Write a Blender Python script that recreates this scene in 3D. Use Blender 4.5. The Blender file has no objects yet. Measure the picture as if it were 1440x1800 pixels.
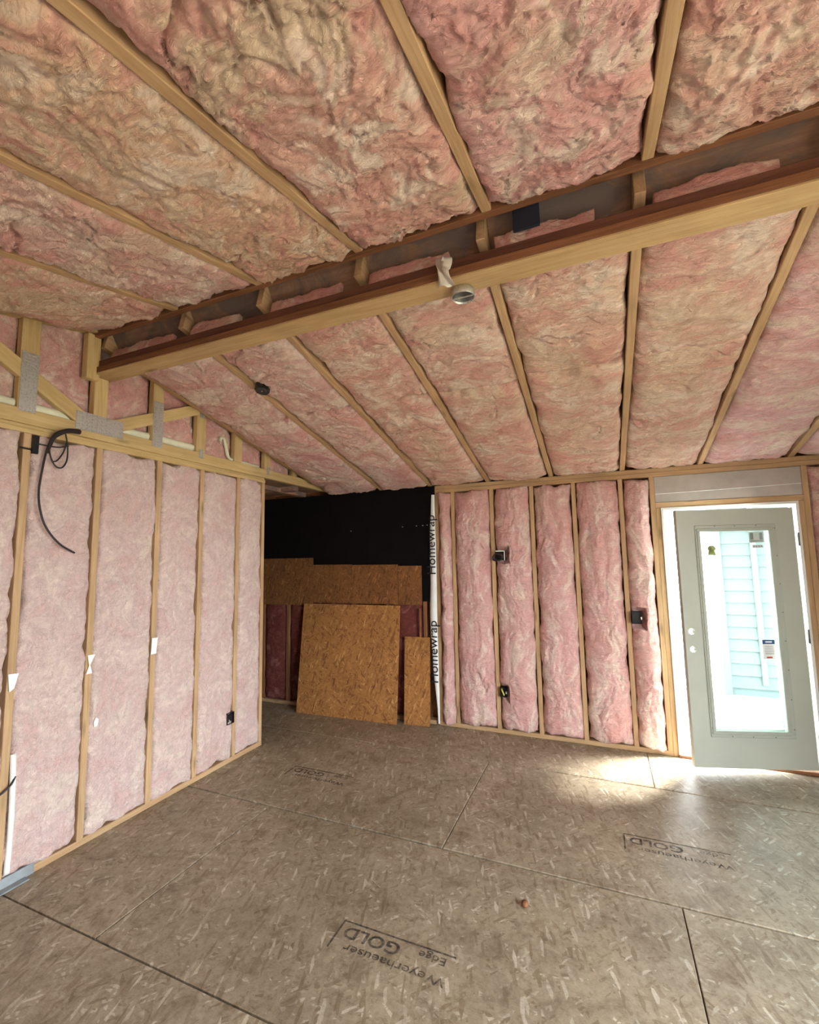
import bpy, bmesh, math, random
import numpy as np
from mathutils import Vector, Matrix

S = bpy.context.scene
COL = S.collection
random.seed(7)

# ------------------------------------------------------------------ camera
def camera():
    f, yaw, pitch, roll, h = 792.1, 0.3994, 0.1011, -0.0182, 1.65
    f0 = Vector((-math.sin(yaw), math.cos(yaw), 0)); r0 = Vector((math.cos(yaw), math.sin(yaw), 0)); u0 = Vector((0, 0, 1))
    fw = f0 * math.cos(pitch) + u0 * math.sin(pitch)
    u = u0 * math.cos(pitch) - f0 * math.sin(pitch)
    r = r0 * math.cos(roll) + u * math.sin(roll)
    u2 = u * math.cos(roll) - r0 * math.sin(roll)
    cd = bpy.data.cameras.new('camera'); cd.sensor_fit = 'HORIZONTAL'; cd.sensor_width = 36.0
    cd.lens = f / 1440 * 36.0; cd.clip_start = 0.02; cd.clip_end = 200
    co = bpy.data.objects.new('camera', cd); COL.objects.link(co)
    m = Matrix(((r.x, u2.x, -fw.x, 0), (r.y, u2.y, -fw.y, 0), (r.z, u2.z, -fw.z, h), (0, 0, 0, 1)))
    co.matrix_world = m
    S.camera = co
camera()

# ------------------------------------------------------------------ world, sun, exposure
w = bpy.data.worlds.new('sky'); S.world = w; w.use_nodes = True
bg = w.node_tree.nodes['Background']
bg.inputs[0].default_value = (0.90, 0.975, 1.0, 1); bg.inputs[1].default_value = 19.5
sd = bpy.data.lights.new('sun', 'SUN'); sd.energy = 100.0; sd.angle = math.radians(26); sd.color = (1.0, 0.97, 0.92)
so = bpy.data.objects.new('sun', sd); COL.objects.link(so)
so.rotation_euler = Vector((-0.36, -0.26, -0.90)).to_track_quat('-Z', 'Y').to_euler()

def portal(name, loc, direction, sx, sy):
    """light portal in a real opening: emits nothing, only guides the sky light through it"""
    ld = bpy.data.lights.new(name, 'AREA'); ld.shape = 'RECTANGLE'; ld.size = sx; ld.size_y = sy
    ld.cycles.is_portal = True
    o = bpy.data.objects.new(name, ld); COL.objects.link(o); o.location = loc
    o.rotation_euler = Vector(direction).to_track_quat('-Z', 'Z').to_euler()
portal('window_portal', (2.18, .75, 1.06), (-1, 0, 0), 2.5, 2.0)
portal('door_portal', (0.96, 4.52, 1.02), (0, -1, 0), 0.92, 2.04)

vs = S.view_settings
vs.view_transform = 'Standard'; vs.look = 'None'; vs.gamma = 1.0; vs.use_curve_mapping = False
vs.exposure = 0.32
S.cycles.max_bounces = 8; S.cycles.diffuse_bounces = 5; S.cycles.transparent_max_bounces = 8
S.cycles.sample_clamp_indirect = 8.0
S.cycles.adaptive_threshold = 0.015

# ------------------------------------------------------------------ room measures
XL = -2.912           # left wall face
YF = 4.382            # far wall face
XR = 2.10             # right wall face (out of frame)
YN = -0.80            # near wall face (behind the camera)
def zfar(y): return 2.39 + 0.235 * (YF - y)
def znear(y): return 3.076 + 0.22 * (y - 1.72)

# ------------------------------------------------------------------ helpers
def tag(o, label=None, cat=None, group=None, kind=None):
    if label: o['label'] = label
    if cat: o['category'] = cat
    if group: o['group'] = group
    if kind: o['kind'] = kind
    return o
def empty(name, loc=(0, 0, 0), parent=None):
    o = bpy.data.objects.new(name, None); COL.objects.link(o); o.location = loc
    o.empty_display_size = 0.05
    if parent: o.parent = parent
    return o
def fix_parent(o, parent):
    o.parent = parent
    o.matrix_parent_inverse = parent_world(parent).inverted()
def parent_world(p):
    m = p.matrix_basis.copy()
    if p.parent: m = parent_world(p.parent) @ p.matrix_parent_inverse @ m
    return m
def mesh_obj(name, verts, faces, mat, parent=None, smooth=False, loc=None):
    me = bpy.data.meshes.new(name)
    me.from_pydata([tuple(v) for v in verts], [], faces)
    bm = bmesh.new(); bm.from_mesh(me); bmesh.ops.recalc_face_normals(bm, faces=bm.faces); bm.to_mesh(me); bm.free()
    me.update()
    if mat: me.materials.append(mat)
    if smooth:
        me.polygons.foreach_set('use_smooth', [True] * len(me.polygons))
    o = bpy.data.objects.new(name, me); COL.objects.link(o)
    if loc is not None: o.location = loc
    if parent: fix_parent(o, parent)
    return o
def cbox_geo(lo, hi, c):
    """chamfered box: 24 vertices"""
    lo = list(lo); hi = list(hi)
    c = min(c, *(0.45 * (hi[i] - lo[i]) for i in range(3)))
    V = []; idx = {}
    for sx in (0, 1):
        for sy in (0, 1):
            for sz in (0, 1):
                p = [hi[0] if sx else lo[0], hi[1] if sy else lo[1], hi[2] if sz else lo[2]]
                s = [1 if a else -1 for a in (sx, sy, sz)]
                for ax in range(3):
                    q = [p[i] - (s[i] * c if i != ax else 0) for i in range(3)]
                    idx[(sx, sy, sz, ax)] = len(V); V.append(q)
    F = []
    for ax in range(3):
        a, b = [(1, 2), (2, 0), (0, 1)][ax]
        for s in (0, 1):
            f = []
            for (i, j) in ((0, 0), (1, 0), (1, 1), (0, 1)):
                k = [0, 0, 0]; k[ax] = s; k[a] = i; k[b] = j
                f.append(idx[(k[0], k[1], k[2], ax)])
            F.append(f if s else f[::-1])
    for ax in range(3):                     # edges running along ax
        a, b = [(1, 2), (2, 0), (0, 1)][ax]
        for i in (0, 1):
            for j in (0, 1):
                k0 = [0, 0, 0]; k0[a] = i; k0[b] = j
                k1 = list(k0); k1[ax] = 1
                f = [idx[(*k0, a)], idx[(*k1, a)], idx[(*k1, b)], idx[(*k0, b)]]
                F.append(f)
    for sx in (0, 1):
        for sy in (0, 1):
            for sz in (0, 1):
                f = [idx[(sx, sy, sz, a)] for a in range(3)]
                F.append(f if (sx + sy + sz) % 2 else f[::-1])
    return V, F
def box(name, lo, hi, mat, parent=None, c=0.002):
    """axis-aligned box in world coordinates, origin at the middle of its base"""
    lo = Vector(lo); hi = Vector(hi)
    o0 = Vector(((lo.x + hi.x) / 2, (lo.y + hi.y) / 2, lo.z))
    V, F = cbox_geo(lo - o0, hi - o0, c)
    return mesh_obj(name, V, F, mat, parent, loc=o0)
def lumber(name, p0, p1, width, depth, up, mat, parent=None, c=0.0025, bow=0.0):
    """a stick from p0 to p1 (middle line of its section); depth is measured along `up`, width across it"""
    p0 = Vector(p0); p1 = Vector(p1)
    x = (p1 - p0); L = x.length; x.normalize()
    up = Vector(up); z = (up - x * up.dot(x)).normalized(); y = z.cross(x)
    V, F = cbox_geo((0, -width / 2, -depth / 2), (L, width / 2, depth / 2), c)
    o = mesh_obj(name, V, F, mat)
    m = Matrix(((x.x, y.x, z.x, p0.x), (x.y, y.y, z.y, p0.y), (x.z, y.z, z.z, p0.z), (0, 0, 0, 1)))
    o.matrix_world = m; 
    if parent:
        o.parent = parent; o.matrix_parent_inverse = parent_world(parent).inverted()
    return o
def tube(name, pts, r, mat, parent=None, seg=10, closed=False, sub=6):
    """smooth tube through points (Catmull-Rom)"""
    P = [Vector(p) for p in pts]; n = len(P); out = []
    if n == 2: out = P
    else:
        for i in range(n - 1):
            a = P[max(i - 1, 0)]; b = P[i]; c_ = P[i + 1]; d = P[min(i + 2, n - 1)]
            for k in range(sub):
                t = k / sub
                out.append(0.5 * ((2 * b) + (c_ - a) * t + (2 * a - 5 * b + 4 * c_ - d) * t * t + (3 * b - a - 3 * c_ + d) * t ** 3))
        out.append(P[-1])
    V = []; F = []; o0 = out[0].copy()
    prev = None
    for i, p in enumerate(out):
        d = (out[min(i + 1, len(out) - 1)] - out[max(i - 1, 0)]).normalized()
        if prev is None:
            a = Vector((0, 0, 1)) if abs(d.z) < .9 else Vector((1, 0, 0))
            nrm = (a - d * a.dot(d)).normalized()
        else:
            nrm = (prev - d * prev.dot(d)).normalized()
        prev = nrm; bn = d.cross(nrm)
        rr = r(i / (len(out) - 1)) if callable(r) else r
        for k in range(seg):
            an = 2 * math.pi * k / seg
            V.append(p - o0 + (nrm * math.cos(an) + bn * math.sin(an)) * rr)
    m = len(out)
    for i in range(m - 1):
        for k in range(seg):
            F.append([i * seg + k, i * seg + (k + 1) % seg, (i + 1) * seg + (k + 1) % seg, (i + 1) * seg + k])
    F.append(list(range(seg))[::-1]); F.append([(m - 1) * seg + k for k in range(seg)])
    return mesh_obj(name, V, F, mat, parent, smooth=True, loc=o0)
def lathe(name, prof, axis_p, axis_d, mat, parent=None, seg=20, smooth=True):
    """profile [(r, h)] revolved about an axis"""
    d = Vector(axis_d).normalized(); a = Vector((1, 0, 0)) if abs(d.x) < .8 else Vector((0, 1, 0))
    e1 = (a - d * a.dot(d)).normalized(); e2 = d.cross(e1)
    V = []; F = []
    for (r, h) in prof:
        for k in range(seg):
            an = 2 * math.pi * k / seg
            V.append(d * h + (e1 * math.cos(an) + e2 * math.sin(an)) * r)
    for i in range(len(prof) - 1):
        for k in range(seg):
            F.append([i * seg + k, i * seg + (k + 1) % seg, (i + 1) * seg + (k + 1) % seg, (i + 1) * seg + k])
    o = mesh_obj(name, V, F, mat, parent, smooth=smooth, loc=Vector(axis_p))
    return o

# ------------------------------------------------------------------ numpy noise
def _hash(ix, iy, s):
    h = (ix.astype(np.int64) * 374761393 + iy.astype(np.int64) * 668265263 + s * 1442695041) & 0x7fffffff
    h = ((h ^ (h >> 13)) * 1274126177) & 0x7fffffff
    h = ((h ^ (h >> 16)) * 2246822519) & 0x7fffffff
    return (h ^ (h >> 15)) & 0x7fffffff
def perlin(x, y, s):
    xi = np.floor(x); yi = np.floor(y); fx = x - xi; fy = y - yi
    u = fx ** 3 * (fx * (fx * 6 - 15) + 10); v = fy ** 3 * (fy * (fy * 6 - 15) + 10)
    def g(ox, oy):
        a = _hash(xi + ox, yi + oy, s) * (2 * np.pi / 0x7fffffff)
        return np.cos(a) * (fx - ox) + np.sin(a) * (fy - oy)
    a = g(0, 0); b = g(1, 0); c = g(0, 1); d = g(1, 1)
    return ((a * (1 - u) + b * u) * (1 - v) + (c * (1 - u) + d * u) * v) * 1.4
def fbm(x, y, s, o=4, gain=.5):
    t = 0; a = 1.0
    for i in range(o):
        t = t + a * perlin(x * 2 ** i, y * 2 ** i, s + 17 * i); a *= gain
    return t
def ridged(x, y, s, o=3):
    t = 0; a = 1.0
    for i in range(o):
        t = t + a * (1 - 2 * np.abs(perlin(x * 2 ** i, y * 2 ** i, s + 31 * i))); a *= .5
    return t

# ------------------------------------------------------------------ materials
def newmat(name, rough=0.85, spec=0.2):
    m = bpy.data.materials.new(name); m.use_nodes = True
    nt = m.node_tree; b = nt.nodes['Principled BSDF']
    b.inputs['Roughness'].default_value = rough
    b.inputs['Specular IOR Level'].default_value = spec
    return m, nt, b
def N(nt, typ, **kw):
    n = nt.nodes.new(typ)
    for k, v in kw.items(): setattr(n, k, v)
    return n
def setin(n, **kw):
    for k, v in kw.items(): n.inputs[k].default_value = v
def mapping(nt, src, scale=(1, 1, 1), rot=(0, 0, 0), loc=(0, 0, 0)):
    mp = N(nt, 'ShaderNodeMapping'); mp.inputs['Scale'].default_value = scale
    mp.inputs['Rotation'].default_value = rot; mp.inputs['Location'].default_value = loc
    nt.links.new(src, mp.inputs['Vector']); return mp.outputs[0]
def coords(nt, offset=True):
    tc = N(nt, 'ShaderNodeTexCoord'); v = tc.outputs['Object']
    if offset:
        oi = N(nt, 'ShaderNodeObjectInfo')
        mu = N(nt, 'ShaderNodeMath', operation='MULTIPLY'); nt.links.new(oi.outputs['Random'], mu.inputs[0]); mu.inputs[1].default_value = 53.0
        ad = N(nt, 'ShaderNodeVectorMath', operation='ADD'); nt.links.new(v, ad.inputs[0]); nt.links.new(mu.outputs[0], ad.inputs[1])
        v = ad.outputs[0]
    return v
def noise(nt, v, scale, detail=3, rough=.55, dist=0.0):
    n = N(nt, 'ShaderNodeTexNoise'); nt.links.new(v, n.inputs['Vector'])
    setin(n, Scale=scale, Detail=detail, Roughness=rough, Distortion=dist); return n.outputs[0]
def ramp(nt, fac, stops, interp='LINEAR'):
    r = N(nt, 'ShaderNodeValToRGB'); r.color_ramp.interpolation = interp
    e = r.color_ramp.elements
    while len(e) < len(stops): e.new(0.5)
    for i, (p, c) in enumerate(stops):
        e[i].position = p; e[i].color = (*c, 1) if len(c) == 3 else c
    nt.links.new(fac, r.inputs[0]); return r.outputs[0]
def mix(nt, fac, a, b, blend='MIX'):
    m = N(nt, 'ShaderNodeMix', data_type='RGBA', blend_type=blend)
    for src, i in ((fac, 0), (a, 6), (b, 7)):
        if isinstance(src, (int, float)): m.inputs[i].default_value = src
        elif isinstance(src, tuple): m.inputs[i].default_value = (*src, 1) if len(src) == 3 else src
        else: nt.links.new(src, m.inputs[i])
    return m.outputs[2]
def math_(nt, op, a, b=None):
    m = N(nt, 'ShaderNodeMath', operation=op)
    for i, s in enumerate((a, b)):
        if s is None: continue
        if isinstance(s, (int, float)): m.inputs[i].default_value = s
        else: nt.links.new(s, m.inputs[i])
    return m.outputs[0]
def bump(nt, b, h, dist, strength=1.0):
    n = N(nt, 'ShaderNodeBump'); n.inputs['Distance'].default_value = dist; n.inputs['Strength'].default_value = strength
    nt.links.new(h, n.inputs['Height']); nt.links.new(n.outputs[0], b.inputs['Normal'])

def mat_insulation():
    """glass wool: blotch colours sit on the mesh (attribute 'wool'), fibres and fine relief come from here"""
    m, nt, b = newmat('pink_glass_wool', 1.0, 0.0)
    v = coords(nt)
    at = N(nt, 'ShaderNodeAttribute', attribute_name='wool')
    w1 = noise(nt, mapping(nt, v, (.42, 1, 1), (0.2, 0.1, 0.5)), 48, 4, .72, 1.2)
    c = mix(nt, 1.0, at.outputs['Color'], ramp(nt, w1, [(.30, (.86, .79, .75)), (.52, (1, 1, 1)), (.74, (1.10, 1.11, 1.11))]), 'MULTIPLY')
    nt.links.new(c, b.inputs['Base Color'])
    bump(nt, b, w1, 0.024, .75)
    return m
def mat_wood(name, base, dark, knots=True, grain=1.0, stain=None):
    m, nt, b = newmat(name, 0.72, 0.25)
    v = coords(nt)
    g1 = noise(nt, mapping(nt, v, (1.2, 22, 22)), 2.2, 5, .62, .7)
    g2 = noise(nt, mapping(nt, v, (2.5, 120, 120)), 2.0, 3, .6)
    blot = noise(nt, v, 2.5, 3, .5)
    c = mix(nt, ramp(nt, g1, [(.33, (1, 1, 1)), (.62, (0, 0, 0))]), base, dark)
    c = mix(nt, math_(nt, 'MULTIPLY', ramp(nt, g2, [(.3, (1, 1, 1)), (.6, (0, 0, 0))]), .35 * grain), c, dark)
    c = mix(nt, 1.0, c, ramp(nt, blot, [(.3, (.82, .80, .76)), (.7, (1.08, 1.06, 1.02))]), 'MULTIPLY')
    if knots:
        vo = N(nt, 'ShaderNodeTexVoronoi'); nt.links.new(mapping(nt, v, (2.2, 9, 9)), vo.inputs['Vector']); vo.inputs['Scale'].default_value = 1.0
        c = mix(nt, ramp(nt, vo.outputs['Distance'], [(.0, (1, 1, 1)), (.16, (0, 0, 0))]), c, tuple(x * .35 for x in dark))
    if stain:
        st = noise(nt, v, 4.0, 5, .65, 1.0)
        c = mix(nt, ramp(nt, st, [(.40, (0, 0, 0)), (.60, (1, 1, 1))]), c, stain)
    nt.links.new(c, b.inputs['Base Color'])
    bump(nt, b, g2, 0.002, .5)
    return m
def mat_osb(name, light, mid, dark, scale=1.0, contrast=1.0, dirt=None, dirtamt=.5, rough=.8, spec=.25):
    m, nt, b = newmat(name, rough, spec)
    tc = N(nt, 'ShaderNodeTexCoord'); v0 = tc.outputs['Object']
    oi = N(nt, 'ShaderNodeObjectInfo')
    mu = N(nt, 'ShaderNodeMath', operation='MULTIPLY'); nt.links.new(oi.outputs['Random'], mu.inputs[0]); mu.inputs[1].default_value = 37
    cx = N(nt, 'ShaderNodeCombineXYZ'); nt.links.new(mu.outputs[0], cx.inputs[0]); nt.links.new(mu.outputs[0], cx.inputs[1])
    ad = N(nt, 'ShaderNodeVectorMath', operation='ADD'); nt.links.new(v0, ad.inputs[0]); nt.links.new(cx.outputs[0], ad.inputs[1])
    v = ad.outputs[0]
    wob = N(nt, 'ShaderNodeTexNoise'); nt.links.new(v, wob.inputs['Vector']); setin(wob, Scale=3.0 * scale, Detail=2)
    sc = N(nt, 'ShaderNodeVectorMath', operation='MULTIPLY_ADD'); nt.links.new(wob.outputs['Color'], sc.inputs[0]); sc.inputs[1].default_value = (.02, .02, .0); nt.links.new(v, sc.inputs[2])
    vv = sc.outputs[0]
    cols = []; hs = []
    for i, (rz, sx, sy) in enumerate(((0.15, 9, 44), (-0.55, 8, 40), (0.85, 10, 50), (-1.25, 8, 38))):
        vo = N(nt, 'ShaderNodeTexVoronoi'); mpn = N(nt, 'ShaderNodeMapping', vector_type='TEXTURE'); nt.links.new(vv, mpn.inputs['Vector'])
        mpn.inputs['Scale'].default_value = (1 / (sx * scale), 1 / (sy * scale), 1); mpn.inputs['Rotation'].default_value = (0, 0, rz); mpn.inputs['Location'].default_value = (i * .37, i * .13, 0)
        nt.links.new(mpn.outputs[0], vo.inputs['Vector'])
        vo.inputs['Scale'].default_value = 1.0; vo.voronoi_dimensions = '2D'; vo.inputs['Randomness'].default_value = 1.0
        sep = N(nt, 'ShaderNodeSeparateColor'); nt.links.new(vo.outputs['Color'], sep.inputs[0])
        cols.append((sep.outputs[0], sep.outputs[1]))
    c = ramp(nt, cols[0][0], [(0, dark), (.3, mid), (.90, mid), (.97, light), (1, light)])
    hsum = cols[0][0]
    for i in (1, 2, 3):
        ci = ramp(nt, cols[i][0], [(0, dark), (.3, mid), (.90, mid), (.97, light), (1, light)])
        f = ramp(nt, cols[i][1], [(.55, (0, 0, 0)), (.57, (1, 1, 1))])
        c = mix(nt, f, c, ci)
        hsum = mix(nt, f, hsum, cols[i][0])
    fine = noise(nt, mapping(nt, vv, (60, 220, 60)), 1.0, 3, .6)
    c = mix(nt, 1.0, c, ramp(nt, fine, [(.3, (.86, .85, .83)), (.7, (1.08, 1.08, 1.08))]), 'MULTIPLY')
    mott = noise(nt, v, 34, 4, .7, .4)
    c = mix(nt, 1.0, c, ramp(nt, mott, [(.30, (.74, .71, .66)), (.52, (1, 1, 1)), (.75, (1.16, 1.16, 1.15))]), 'MULTIPLY')
    big = noise(nt, v, 1.6, 4, .6, .5)
    c = mix(nt, 1.0, c, ramp(nt, big, [(.3, (.80, .79, .77)), (.7, (1.1, 1.1, 1.1))]), 'MULTIPLY')
    if dirt:
        d = noise(nt, v, 7.0, 6, .7, .6)
        c = mix(nt, math_(nt, 'MULTIPLY', ramp(nt, d, [(.50, (0, 0, 0)), (.72, (1, 1, 1))]), dirtamt), c, dirt)
    nt.links.new(c, b.inputs['Base Color'])
    bump(nt, b, hsum, 0.002, .35)
    return m
def mat_plain(name, col, rough=.6, spec=.3, metal=0.0, var=.08, vscale=8):
    m, nt, b = newmat(name, rough, spec)
    v = coords(nt); n = noise(nt, v, vscale, 4, .6)
    lo = tuple(x * (1 - var * 2) for x in col); hi = tuple(min(1, x * (1 + var)) for x in col)
    nt.links.new(ramp(nt, n, [(.3, lo), (.7, hi)]), b.inputs['Base Color'])
    b.inputs['Metallic'].default_value = metal
    return m
def mat_galv(name):
    m, nt, b = newmat(name, .42, .5)
    v = coords(nt)
    vo = N(nt, 'ShaderNodeTexVoronoi'); nt.links.new(v, vo.inputs['Vector']); vo.inputs['Scale'].default_value = 90
    c = ramp(nt, vo.outputs['Distance'], [(.0, (.40, .41, .40)), (.5, (.62, .63, .61))])
    nt.links.new(c, b.inputs['Base Color']); b.inputs['Metallic'].default_value = .75
    bump(nt, b, vo.outputs['Distance'], .002, .4)
    return m
def mat_ink():
    m, nt, b = newmat('faded_ink', .9, .1)
    b.inputs['Base Color'].default_value = (.055, .045, .045, 1)
    v = coords(nt); n = noise(nt, v, 40, 5, .7)
    n2 = noise(nt, v, 8, 3, .6)
    f = math_(nt, 'MULTIPLY', ramp(nt, n, [(.30, (.2, .2, .2)), (.62, (1, 1, 1))]), ramp(nt, n2, [(.3, (.2, .2, .2)), (.6, (.62, .62, .62))]))
    nt.links.new(f, b.inputs['Alpha'])
    return m
def mat_glass():
    m = bpy.data.materials.new('pane_glass'); m.use_nodes = True; nt = m.node_tree
    for n in list(nt.nodes): nt.nodes.remove(n)
    out = N(nt, 'ShaderNodeOutputMaterial'); tr = N(nt, 'ShaderNodeBsdfTransparent'); gl = N(nt, 'ShaderNodeBsdfGlossy')
    tr.inputs[0].default_value = (.84, .93, .92, 1); gl.inputs['Roughness'].default_value = .03
    fr = N(nt, 'ShaderNodeFresnel'); fr.inputs[0].default_value = 1.45
    mx = N(nt, 'ShaderNodeMixShader'); nt.links.new(fr.outputs[0], mx.inputs[0]); nt.links.new(tr.outputs[0], mx.inputs[1]); nt.links.new(gl.outputs[0], mx.inputs[2])
    nt.links.new(mx.outputs[0], out.inputs[0]); return m

M = {}
M['pink'] = mat_insulation()
M['stud'] = mat_wood('spruce_stud', (.56, .395, .235), (.44, .28, .15))
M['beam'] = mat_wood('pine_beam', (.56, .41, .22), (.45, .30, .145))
M['truss'] = mat_wood('yellow_pine', (.62, .48, .25), (.50, .36, .16))
M['oldwood'] = mat_wood('old_brown_wood', (.40, .235, .16), (.28, .15, .095), stain=(.17, .125, .11))
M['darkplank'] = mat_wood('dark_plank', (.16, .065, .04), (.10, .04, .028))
M['ridge'] = mat_wood('brown_wood', (.27, .12, .06), (.16, .07, .035))
M['floor'] = mat_osb('weathered_strand_board', (.53, .485, .405), (.35, .298, .22), (.235, .185, .12), 1.9, dirt=(.12, .08, .05), dirtamt=.75, rough=.5, spec=.45)
M['osb'] = mat_osb('strand_board', (.54, .29, .11), (.40, .185, .06), (.20, .08, .027), 1.9)
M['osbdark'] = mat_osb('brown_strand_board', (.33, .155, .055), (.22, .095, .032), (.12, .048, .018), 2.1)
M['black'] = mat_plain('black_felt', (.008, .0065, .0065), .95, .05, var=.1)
M['blackplastic'] = mat_plain('black_plastic', (.012, .012, .013), .35, .4)
M['cable'] = mat_plain('black_cable_jacket', (.022, .016, .018), .45, .4)
M['galv'] = mat_galv('galvanised_steel')
M['white'] = mat_plain('white_paint', (.80, .80, .78), .5, .3, var=.03)
M['paper'] = mat_plain('white_paper', (.86, .88, .88), .7, .2, var=.03)
M['pvc'] = mat_plain('cream_pipe', (.74, .76, .58), .45, .4, var=.06)
M['door'] = mat_plain('primed_door_skin', (.47, .505, .44), .55, .3, var=.03, vscale=3)
M['doorlite'] = mat_plain('lite_moulding', (.43, .465, .405), .5, .3, var=.03)
M['header'] = mat_plain('grey_film_header', (.42, .38, .35), .35, .5, var=.10, vscale=5)
M['galvgrey'] = mat_plain('grey_flashing', (.26, .29, .31), .6, .3, var=.15)
M['glass'] = mat_glass()
M['ink'] = mat_ink()
M['yellow'] = mat_plain('yellow_cable_jacket', (.62, .55, .10), .5, .3)
M['blue'] = mat_plain('blue_paint', (.05, .11, .28), .5, .3)
M['deepblue'] = mat_plain('dark_blue_tarp', (.018, .022, .040), .6, .3)
M['red'] = mat_plain('red_print', (.55, .08, .05), .6, .2)
M['sticker'] = mat_plain('pale_sticker', (.55, .60, .56), .6, .2)
M['olive'] = mat_plain('olive_sticker', (.42, .45, .20), .6, .2)
M['greyprint'] = mat_plain('grey_print', (.25, .28, .28), .6, .2)
M['siding'] = mat_plain('blue_grey_siding', (.15, .185, .19), .6, .2, var=.02)
M['ground'] = mat_plain('pale_concrete', (.60, .58, .54), .9, .1, var=.12, vscale=3)
M['sidetrim'] = mat_plain('pale_trim', (.17, .205, .21), .6, .2, var=.02)
M['soil'] = mat_plain('bare_soil', (.15, .135, .10), .95, .1, var=.2, vscale=2)
M['paleblue'] = mat_plain('pale_blue_plastic', (.20, .32, .52), .5, .3)
M['drywall'] = mat_plain('unpainted_board', (.50, .44, .38), .85, .1)
M['hinge'] = mat_plain('hinge_steel', (.16, .16, .15), .4, .5, metal=.6)
M['bag'] = mat_plain('clear_plastic_bag', (.66, .62, .56), .3, .5, var=.1)

# ------------------------------------------------------------------ insulation batt builder
def batt(name, label, group, O, U, V, Nn, wid, length, bulge=.03, edge=.03, amp=.012, p=4.0, seed=1, res=.011,
         col=(.66, .42, .40), tan=.3, back=.07, wr=(1.0, 1.0), endp=8.0, gash=0.0, ragged=.006, fluff=1.0, cream=.75, deep=.6, dents=()):
    O = Vector(O); U = Vector(U).normalized(); V = Vector(V).normalized(); Nn = Vector(Nn).normalized()
    nu = max(8, int(wid / res)); nv = max(8, int(length / res))
    u = np.linspace(0, 1, nu); v = np.linspace(0, 1, nv)
    uu, vv = np.meshgrid(u, v)                    # shape (nv, nu)
    X = uu * wid; Y = vv * length
    a = np.abs(2 * uu - 1); b = np.abs(2 * vv - 1)
    shape = np.clip(1 - a ** p, 0, 1) ** (1 / 2.2) * np.clip(1 - b ** (endp * max(1.0, length / wid)), 0, 1) ** (1 / 2.2)
    wx = fbm(X * 2.3, Y * 2.3, seed + 5, 3) * .10; wy = fbm(X * 2.3 + 9, Y * 2.3, seed + 6, 3) * .10
    xs = (X + wx) * wr[0]; ys = (Y + wy) * wr[1]
    n1 = fbm(xs * 4.6, ys * 4.6, seed, 4)
    n2 = ridged(xs * 9.5, ys * 9.5, seed + 3, 3) - .6
    n3 = fbm(xs * 24, ys * 24, seed + 8, 3, .6)
    patch = np.clip(fbm(X * 1.6, Y * 1.6, seed + 40, 2) * 1.6 + .55, 0, 1)
    H = -edge + (bulge + edge) * shape
    n4 = fbm(xs * 34 + 2 * n3, ys * 34 - 2 * n3, seed + 12, 2, .6)
    H = H + amp * (.80 * n1 + fluff * .22 * n2 * patch + fluff * .34 * n3 * (.5 + .5 * patch) + fluff * .24 * n4) * (.35 + .65 * np.clip(shape * 1.4, 0, 1))
    if gash:
        g = np.abs(fbm(xs * 2.1 + 3, ys * 3.3, seed + 70, 3)); msk = np.clip(fbm(X * 1.9, Y * 1.9, seed + 71, 2) * 2.2 - .25, 0, 1)
        H = H - gash * np.exp(-(g / .035) ** 2) * msk
    for (du_, dv_, ru_, rv_, dep_) in dents:      # wool pressed back around boxes
        k_ = np.maximum(np.abs(X - du_) / ru_, np.abs(Y - dv_) / rv_)
        H = np.where(k_ < 1.6, np.minimum(H, dep_ + np.clip(k_ - 1, 0, 1) * (.06 - dep_)), H)
    # ragged outline
    du = (fbm(np.zeros_like(Y) + 3.3, Y * 6, seed + 90, 4) * (1 - uu) + fbm(np.zeros_like(Y) + 8.3, Y * 6, seed + 91, 4) * uu) * ragged
    dv = (fbm(X * 7, np.zeros_like(X) + 1.3, seed + 92, 4) * (1 - vv) + fbm(X * 7, np.zeros_like(X) + 5.3, seed + 93, 4) * vv) * ragged * 1.6
    PX = X + du; PY = Y + dv
    Ua, Va, Na = (np.array(t) for t in (U, V, Nn))
    P = PX[..., None] * Ua + PY[..., None] * Va + H[..., None] * Na
    P = P.reshape(-1, 3)
    # skirt
    loop = np.concatenate([np.arange(nu), np.arange(1, nv) * nu + nu - 1, (nv - 1) * nu + np.arange(nu - 2, -1, -1), np.arange(nv - 2, 0, -1) * nu])
    sk = P[loop] - ((P[loop] @ Na) + back)[:, None] * Na
    n0 = len(P); P = np.vstack([P, sk])
    i = np.arange(nu - 1); j = np.arange(nv - 1); ii, jj = np.meshgrid(i, j)
    q = (jj * nu + ii).ravel()
    quads = np.stack([q, q + 1, q + 1 + nu, q + nu], 1)
    m = len(loop); k = np.arange(m); k2 = (k + 1) % m
    sq = np.stack([loop[k2], loop[k], n0 + k, n0 + k2], 1)
    if U.cross(V).dot(Nn) < 0:
        quads = quads[:, ::-1]; sq = sq[:, ::-1]
    Q = np.vstack([quads, sq]).astype(np.int32)
    me = bpy.data.meshes.new(name)
    me.vertices.add(len(P)); me.vertices.foreach_set('co', P.astype(np.float32).ravel())
    me.loops.add(Q.size); me.loops.foreach_set('vertex_index', Q.ravel())
    me.polygons.add(len(Q)); me.polygons.foreach_set('loop_start', np.arange(0, Q.size, 4, dtype=np.int32))
    me.polygons.foreach_set('loop_total', np.full(len(Q), 4, np.int32))
    me.polygons.foreach_set('use_smooth', np.ones(len(Q), bool))
    me.update(calc_edges=True); me.validate()
    # blotches of the wool itself: cream, tan and deep pink fibre
    def sm(x, a_, b_): t_ = np.clip((x - a_) / (b_ - a_), 0, 1); return t_ * t_ * (3 - 2 * t_)
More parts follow.
